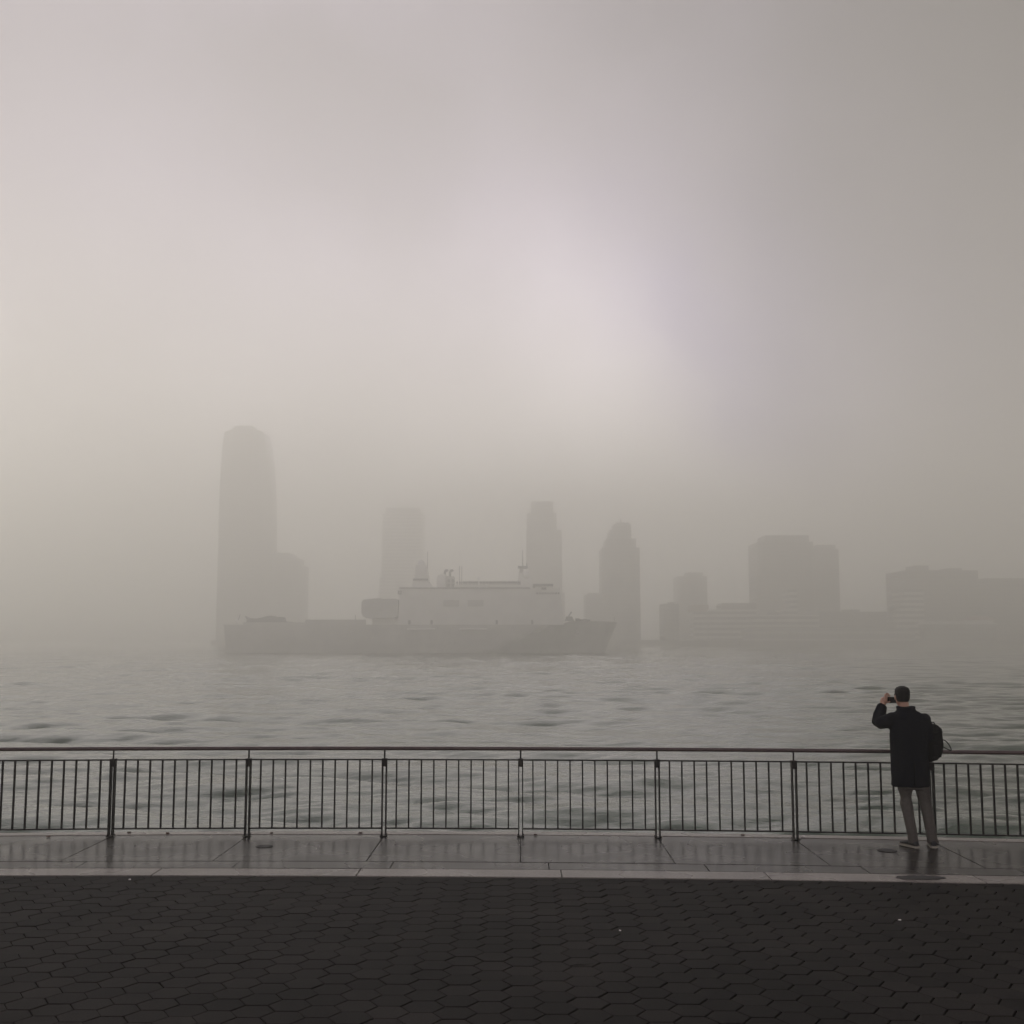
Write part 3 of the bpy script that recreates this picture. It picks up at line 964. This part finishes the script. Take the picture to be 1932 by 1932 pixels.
# ------------------------------------------------------------------ railing
def railing():
    r = empty('railing', (0, FENCE_Y, 0))
    tag(r, 'dark metal waterside railing with round brown handrail and thin upright bars', 'railing')
    FY = FENCE_Y
    H, U, B = 1.053, .919, .097
    posts = POSTS
    yy = lambda x: FY + off(x)
    for x in posts:
        y = yy(x)
        mb = MB()
        for s in (-1, 1):
            mb.box(x + s * .0235 - .007, x + s * .0235 + .007, y - .040, y + .040, .008, .838)
        p = mb.build('post', M['metal'], r, bevel=.0015)
        MB().box(x - .0315, x + .0315, y - .043, y + .043, .8385, .934).build('post_block', M['metal'], p, bevel=.003)
        MB().tube([(x, y, .9345), (x, y, H - .022)], .0105, 10).build('post_stem', M['metal'], p)
        MB().box(x - .042, x + .042, y - .06, y + .06, .0065, .0155).build('base_plate', M['metal'], p, bevel=.002)
        mb = MB()
        for sx in (-.036, .036):
            for sy in (-.05, .05):
                mb.disc(x + sx * .95, y + sy, .0157, .027, .007, .007, 6)
        mb.build('bolts', M['bolt'], p)
    ex = [posts[0] - 1.2] + list(np.linspace(posts[0], posts[-1], 41)) + [posts[-1] + 1.2]
    MB().tube([(x, yy(x), H) for x in ex], .0235, 12).build('handrail', M['handrail'], r, True)
    for a, b in zip(posts[:-1], posts[1:]):
        xa, xb = a + .032, b - .032
        for z, n in ((U, 'top_rail'), (B, 'bottom_rail')):
            rs = []
            for x in (xa, xb):
                y = yy(x)
                rs.append([(x, y - .019, z - .008), (x, y + .019, z - .008), (x, y + .019, z + .008), (x, y - .019, z + .008)])
            MB().rings(rs).build(n, M['metal'], r)
        for k in range(10):
            x = xa + .118 + (xb - xa - .236) * k / 9
            y = yy(xa) + (yy(xb) - yy(xa)) * (x - xa) / (xb - xa)
            MB().box(x - .0080, x + .0080, y - .0155, y + .0155, B + .0085, U - .0085).build('baluster', M['metal'], r)
    return r


railing()


# ------------------------------------------------------------------ the man with the phone
def photographer():
    fx, fy = ground(1713.5, 1599.5)      # below the middle of his back
    bx = at(1718.8, 1500, fy)[0]
    O = Vector((bx, fy, .004))
    r = empty('person', O)
    tag(r, 'man in dark overcoat and beige trousers raising a phone at the railing', 'person')

    def W(x, y, z):
        return (bx + x, fy + y, .004 + z)

    def loft(mb, secs, n=20, p=2.0):
        return mb.ellipse_loft([(bx + a, fy + b, .004 + c, d, e) for a, b, c, d, e in secs], n, p)

    # ---- the body, one continuous skin
    b = MB()
    loft(b, [(0, 0, .80, .15, .11), (0, 0, .95, .155, .11), (0, 0, 1.1, .135, .10), (0, 0, 1.3, .16, .11), (0, 0, 1.42, .175, .105), (-.005, 0, 1.50, .13, .085), (-.02, .0, 1.545, .07, .066), (-.035, .01, 1.60, .058, .060), (-.045, .018, 1.66, .058, .062)])
    hx, hy, hz_ = -.052, .030, 1.715
    loft(b, [(hx, hy + .02, hz_ - .115, .030, .035), (hx, hy + .018, hz_ - .095, .050, .062), (hx, hy + .010, hz_ - .055, .066, .084), (hx, hy, hz_, .075, .097), (hx, hy - .006, hz_ + .05, .076, .097), (hx, hy - .008, hz_ + .085, .062, .08), (hx, hy - .008, hz_ + .108, .032, .04)])
    b.tube([W(hx, hy + .088, hz_ + .02), W(hx, hy + .108, hz_ - .012), W(hx, hy + .112, hz_ - .028)], [.009, .013, .012], 8)   # nose
    b.ball(W(hx, hy + .080, hz_ - .062), (.022, .012, .007), 10, 6)   # lips
    b.ball(W(hx, hy + .083, hz_ - .076), (.018, .010, .007), 10, 6)
    for s in (-1, 1):
        b.ball(W(hx + s * .030, hy + .082, hz_ + .030), (.022, .012, .007), 10, 6)   # brows
        b.ball(W(hx + s * .079, hy - .004, hz_ - .008), (.011, .022, .034), 10, 8)   # ears
    def F(*pts):                     # his raised arm reaches inwards as it reaches forward
        return [(x + .35 * y, y, z) for x, y, z in pts]

    limbs = [
        (F((-.165, 0, 1.475), (-.28, .07, 1.42), (-.352, .135, 1.405)), [.056, .045, .034]),
        (F((-.352, .135, 1.405), (-.338, .195, 1.50), (-.300, .25, 1.605), (-.292, .262, 1.63)), [.034, .036, .029, .028]),
        ([(.170, 0, 1.475), (.215, -.005, 1.34), (.235, .0, 1.205)], [.056, .047, .038]),
        ([(.235, .0, 1.205), (.243, .06, 1.28), (.250, .105, 1.345)], [.039, .040, .028]),
        ([(-.068, 0, .88), (-.055, .01, .68), (-.048, .025, .49)], [.080, .062, .040]),
        ([(-.048, .025, .49), (-.026, .006, .33), (.010, 0, .085)], [.040, .038, .032]),
        ([(.098, 0, .88), (.140, .01, .68), (.172, .03, .49)], [.080, .062, .040]),
        ([(.172, .03, .49), (.199, .016, .33), (.230, .01, .085)], [.040, .038, .032]),
    ]
    for pts, rad in limbs:
        b.tube([W(*p) for p in pts], rad, 12)
    # left palm, fingers round the end of the phone, thumb below it
    b.tube([W(*q) for q in F((-.298, .258, 1.605), (-.290, .266, 1.645), (-.276, .276, 1.685))], [.029, .041, .038], 10)
    fing = [
        (F((-.272, .285, 1.690), (-.270, .305, 1.722), (-.250, .325, 1.738), (-.226, .332, 1.733)), 0.0109),
        (F((-.262, .288, 1.688), (-.253, .312, 1.716), (-.232, .334, 1.722), (-.208, .340, 1.712)), 0.0113),
        (F((-.258, .290, 1.672), (-.246, .316, 1.692), (-.224, .338, 1.694), (-.200, .340, 1.684)), 0.0106),
        (F((-.262, .288, 1.652), (-.250, .316, 1.664), (-.228, .336, 1.664), (-.208, .338, 1.658)), 0.0092),
        (F((-.280, .262, 1.640), (-.258, .252, 1.634), (-.234, .268, 1.636), (-.214, .286, 1.643)), 0.0121),
    ]
    # right hand closed on the bag strap
    b.tube([W(.250, .108, 1.345), W(.254, .122, 1.368), W(.256, .130, 1.398)], [.027, .034, .030], 10)
    for k, zz in enumerate((1.408, 1.392, 1.376, 1.361)):
        fing.append(([(.262, .140, zz), (.285, .150 - .002 * k, zz + .004), (.292, .128, zz), (.281, .108, zz - .004)], (.0092, .0096, .0092, .008)[k]))
    fing.append(([(.250, .110, 1.372), (.262, .092, 1.392), (.276, .094, 1.408)], .0105))
    for pts, rad in fing:
        n = len(pts)
        b.tube([W(*p) for p in pts], [rad * (1.05 - .22 * i / (n - 1)) for i in range(n)], 8)
    me = remeshed(b, .0052, 2)
    link('body', me, M['skin'], r, True)
    for s in (-1, 1):
        MB().ball(W(hx + s * .030, hy + .0855, hz_ + .008), (.011, .008, .007), 10, 8).build('eye', M['white'], r, True)

    # ---- hair
    h = MB()
    loft(h, [(hx, hy - .030, hz_ - .055, .060, .068), (hx, hy - .026, hz_ - .02, .077, .080), (hx, hy - .014, hz_ + .03, .0845, .098), (hx + .002, hy - .006, hz_ + .075, .083, .106), (hx + .004, hy - .002, hz_ + .105, .066, .088), (hx + .004, hy, hz_ + .122, .030, .045)])
    for s in (-1, 1):
        h.tube([W(hx + s * .074, hy + .012, hz_ + .03), W(hx + s * .076, hy + .016, hz_ - .018)], [.014, .008], 6)
    for k in range(70):
        a = random.uniform(0, 6.28); t = random.uniform(.1, 1.25)
        d = Vector((math.cos(a) * math.sin(t), math.sin(a) * math.sin(t), math.cos(t)))
        p = Vector((hx + .002 + d.x * .079, hy - .008 + d.y * .097, hz_ + .030 + d.z * .088))
        q = p + Vector((d.x * .012 + random.uniform(-.012, .012), d.y * .012 + random.uniform(-.012, .012), d.z * .010 - .010))
        h.tube([W(*p), W(*q)], [.011, .004], 6)
    link('hair', remeshed(h, .0048, 1, .0018, 60), M['hair'], r, True)

    # ---- trousers
    t = MB()
    loft(t, [(.015, 0, .66, .155, .118), (.012, 0, .80, .165, .125), (0, 0, .94, .165, .122)])
    t.tube([W(*p) for p in ((-.066, 0, .80), (-.056, .012, .66), (-.052, .026, .50), (-.028, .008, .32), (-.004, -.002, .16), (.008, .0, .052))], [.098, .088, .071, .066, .060, .060], 16)
    t.tube([W(*p) for p in ((.100, 0, .80), (.140, .012, .66), (.172, .030, .50), (.200, .016, .32), (.220, .008, .16), (.229, .01, .052))], [.098, .086, .070, .064, .059, .061], 16)
    link('trousers', remeshed(t, .011, 2, .0055, 11), M['trousers'], r, True)

    # ---- shoes
    def shoe(hx_, hy_, ang):
        ca, sa = math.cos(ang), math.sin(ang)
        def P(u, v, z):      # u along the foot, v across
            return W(hx_ + u * sa + v * ca, hy_ + u * ca - v * sa, z)
        prof = [(-.045, .030, .075), (-.02, .038, .085), (.05, .040, .085), (.11, .044, .070), (.17, .049, .055), (.215, .042, .045), (.238, .022, .036)]
        def ring(u, w, z0, z1, n=14):
            return [P(u, w * math.cos(2 * math.pi * k / n), z0 + (z1 - z0) * (.5 + .5 * math.sin(2 * math.pi * k / n))) for k in range(n)]
        up = MB().rings([ring(u, w, .018, h_) for u, w, h_ in prof])
        s_ = link('shoe', remeshed(up, .006, 2), M['shoe'], r, True)
        outer = [(-.055, .020), (-.045, .036), (.02, .044), (.08, .043), (.16, .055), (.21, .049), (.238, .030), (.246, .0)]
        loop = [(u, w) for u, w in outer] + [(u, -w) for u, w in outer[::-1][1:]]
        MB().rings([[P(u, w, .0015) for u, w in loop], [P(u * 1.005, w * 1.02, .024) for u, w in loop]]).build('sole', M['sole'], s_)
    shoe(.012, -.02, R(-20))
    shoe(.232, -.015, R(12))

    # ---- overcoat with sleeves and collar
    c = MB()
    loft(c, [(.003, .01, .690, .214, .150), (.003, .01, .80, .216, .148), (.001, .008, .95, .216, .142), (.0, .005, 1.10, .214, .136), (.0, 0, 1.25, .216, .134), (.003, 0, 1.36, .214, .134), (.005, 0, 1.45, .222, .126), (.004, 0, 1.50, .205, .108), (-.006, 0, 1.535, .150, .092), (-.016, 0, 1.56, .105, .082)], 28, 2.35)
    loft(c, [(-.016, 0, 1.54, .108, .090), (-.020, .0, 1.575, .105, .088), (-.022, .0, 1.607, .108, .088)], 24, 2.2)
    c.ball(W(-.185, 0, 1.475), (.075, .085, .058), 14, 9)
    c.ball(W(.192, 0, 1.465), (.072, .085, .064), 14, 9)
    c.tube([W(*p) for p in F((-.16, 0, 1.46), (-.26, .06, 1.425), (-.335, .115, 1.405), (-.355, .145, 1.415), (-.338, .195, 1.50), (-.302, .243, 1.595))], [.086, .084, .078, .075, .070, .056], 16)
    c.tube([W(*p) for p in ((.180, 0, 1.46), (.214, -.004, 1.34), (.232, .004, 1.225), (.240, .05, 1.265), (.250, .098, 1.335))], [.078, .072, .064, .060, .050], 16)
    me = remeshed(c, .0105, 2, .010, 7)
    coat = link('overcoat', me, M['coat'], r, True)
    # vent and back seam
    MB().box(bx - .002, bx + .004, fy - .160, fy - .145, .704, .99).build('back_vent', M['bag'], coat)

    # ---- phone
    ph = empty('phone', W(-.078, .315, 1.655))
    tag(ph, 'black phone held sideways in the raised left hand of the man', 'phone')
    MB().box(bx - .145, bx + .003, fy + .307, fy + .3155, 1.629, 1.703).build('phone_case', M['phone'], ph, bevel=.004)
    MB().box(bx - .132, bx - .010, fy + .3058, fy + .3068, 1.634, 1.698).build('screen', M['glass'], ph)
    mb = MB(); mb.tube([(bx - .012, fy + .3156, 1.69), (bx - .012, fy + .3175, 1.69)], .006, 12)
    mb.build('lens', M['glass'], ph)

    # ---- bag hanging at his right side
    bg_ = empty('backpack', W(.30, .06, .96))
    tag(bg_, 'slumped black backpack hanging at the right side of the man', 'backpack')
    bb = MB()
    sec = [(.232, .05, .965, .022, .05), (.262, .05, .985, .065, .085), (.288, .05, 1.05, .098, .10), (.298, .05, 1.14, .105, .105), (.302, .05, 1.23, .098, .105), (.306, .05, 1.31, .090, .095), (.308, .05, 1.355, .070, .08), (.300, .05, 1.385, .030, .05)]
    loft(bb, sec, 24, 2.7)
    bb.ball(W(.366, .05, 1.325), (.028, .06, .022), 10, 8)
    bb.ball(W(.372, .03, 1.16), (.030, .07, .085), 12, 8)
    bagbody = link('bag_body', remeshed(bb, .010, 2, .007, 13), M['bag'], bg_, True)
    fl = MB(); loft(fl, [(.305, .045, 1.30, .098, .104), (.308, .045, 1.345, .084, .094), (.303, .045, 1.387, .048, .062), (.295, .045, 1.400, .018, .03)], 24, 2.6)
    link('flap', remeshed(fl, .009, 2, .005, 16), M['bag'], bg_, True)
    fp = MB(); fp.box(bx + .255, bx + .352, fy - .062, fy - .045, 1.03, 1.17); fp.build('front_pocket', M['bag'], bg_, bevel=.012)

    def strap(pts, name='strap', w=.009):
        P_ = [Vector(W(*p)) for p in pts]
        out = []
        for i in range(len(P_) - 1):
            p0, p1, p2, p3 = P_[max(i - 1, 0)], P_[i], P_[i + 1], P_[min(i + 2, len(P_) - 1)]
            for k in range(6):
                u = k / 6
                out.append(.5 * ((2 * p1) + (p2 - p0) * u + (2 * p0 - 5 * p1 + 4 * p2 - p3) * u * u + (3 * p1 - p0 - 3 * p2 + p3) * u ** 3))
        out.append(P_[-1])
        MB().tube(out, w, 8).build(name, M['bag'], bg_, True)
    strap([(.385, .04, 1.225), (.43, .03, 1.208), (.468, .02, 1.165), (.492, .02, 1.115), (.487, .02, 1.098), (.45, .03, 1.112), (.385, .04, 1.148)], 'strap', .0062)
    strap([(.275, .118, 1.345), (.276, .122, 1.40), (.258, .120, 1.45), (.225, .06, 1.50), (.195, .0, 1.515)], 'strap', .011)
    MB().tube([W(.27, .05, 1.393), W(.285, .05, 1.418), W(.315, .05, 1.418), W(.328, .05, 1.39)], .007, 8).build('grab_handle', M['bag'], bg_, True)


photographer()


# ------------------------------------------------------------------ small things on the ground
def drain(px, py, rad, label):
    x, y = ground(px, py)
    r = empty('drain_cover', (x, y, 0)); tag(r, label, 'drain cover', 'round drain covers in the promenade')
    MB().disc(x, y, .002, .0055, rad, rad).build('ring', M['iron'], r)
    MB().disc(x, y, .0056, .0075, rad * .82, rad * .82).build('lid', M['tar'], r)


drain(498.5, 1597.5, .10, 'round drain cover by the second post from the left')
drain(1674, 1605, .11, 'round drain cover left of the feet of the man')
x, y = ground(1736, 1656.5)
pts = []
for k in range(60):
    a = 2 * math.pi * k / 60
    q = 1 + .22 * mnoise.noise(Vector((math.cos(a) * 2.2, math.sin(a) * 2.2, 3.1))) + random.uniform(-.05, .05)
    pts.append((x + .245 * q * math.cos(a), y + .10 * q * math.sin(a)))
mb = MB().rings([[(a, b_, -.002) for a, b_ in pts], [(a, b_, .0065) for a, b_ in pts]])
tag(mb.build('tar_patch', M['tar']), 'dark ragged patch where kerb strip meets pavers near the man', 'patch')


def scrap(name, px, py, sx, sy, m, label, cat, group, h=.004, zb=.003):
    x, y = ground(px, py)
    n = 7; top = []; bot = []
    a0 = random.uniform(0, 6.28)
    for k in range(n):
        a = a0 + 2 * math.pi * k / n; q = random.uniform(.6, 1.1)
        bot.append((x + sx * q * math.cos(a), y + sy * q * math.sin(a), zb))
        top.append((x + sx * q * math.cos(a) * .9, y + sy * q * math.sin(a) * .9, zb + h * random.uniform(.6, 2.2)))
    tag(MB().rings([bot, top]).build(name, m), label, cat, group)


scrap('paper_scrap', 1518, 1580, .035, .03, M['paper'], 'white paper scrap by the foot of the railing', 'litter', None, .008)
scrap('paper_scrap', 245, 1659, .018, .014, M['paper'], 'tiny pale paper scrap on the pavers just below the kerb at left', 'litter', None, .004, -.004)
scrap('paper_scrap', 1170, 1755, .012, .012, M['paper'], 'tiny white paper speck on the middle pavers', 'litter', None, .004, -.004)
scrap('leaf', 1697, 1735, .016, .013, M['paper'], 'small pale leaf on the pavers right of the middle', 'leaf', None, .004, -.004)
for px_, py_ in ((244, 1572), (316, 1574), (91, 1580), (512, 1573), (1010, 1577), (1402, 1577), (680, 1573)):
    scrap('leaf', px_, py_, .03, .022, M['leaf'], 'small dark dead leaf blown against the railing foot', 'leaf', 'dead leaves along the railing', .008, .007)
x, y = ground(1097, 1820, 0)
mb = MB().tube([(x - .09, y - .02, -.001), (x - .03, y + .0, .003), (x + .03, y + .012, .002), (x + .09, y + .03, .000)], [.004, .005, .004, .002], 6)
mb.tube([(x - .03, y, .003), (x + .0, y + .035, .006)], [.003, .0015], 6)
tag(mb.build('twig', M['twig']), 'short dark twig lying on the pavers in the foreground', 'twig')
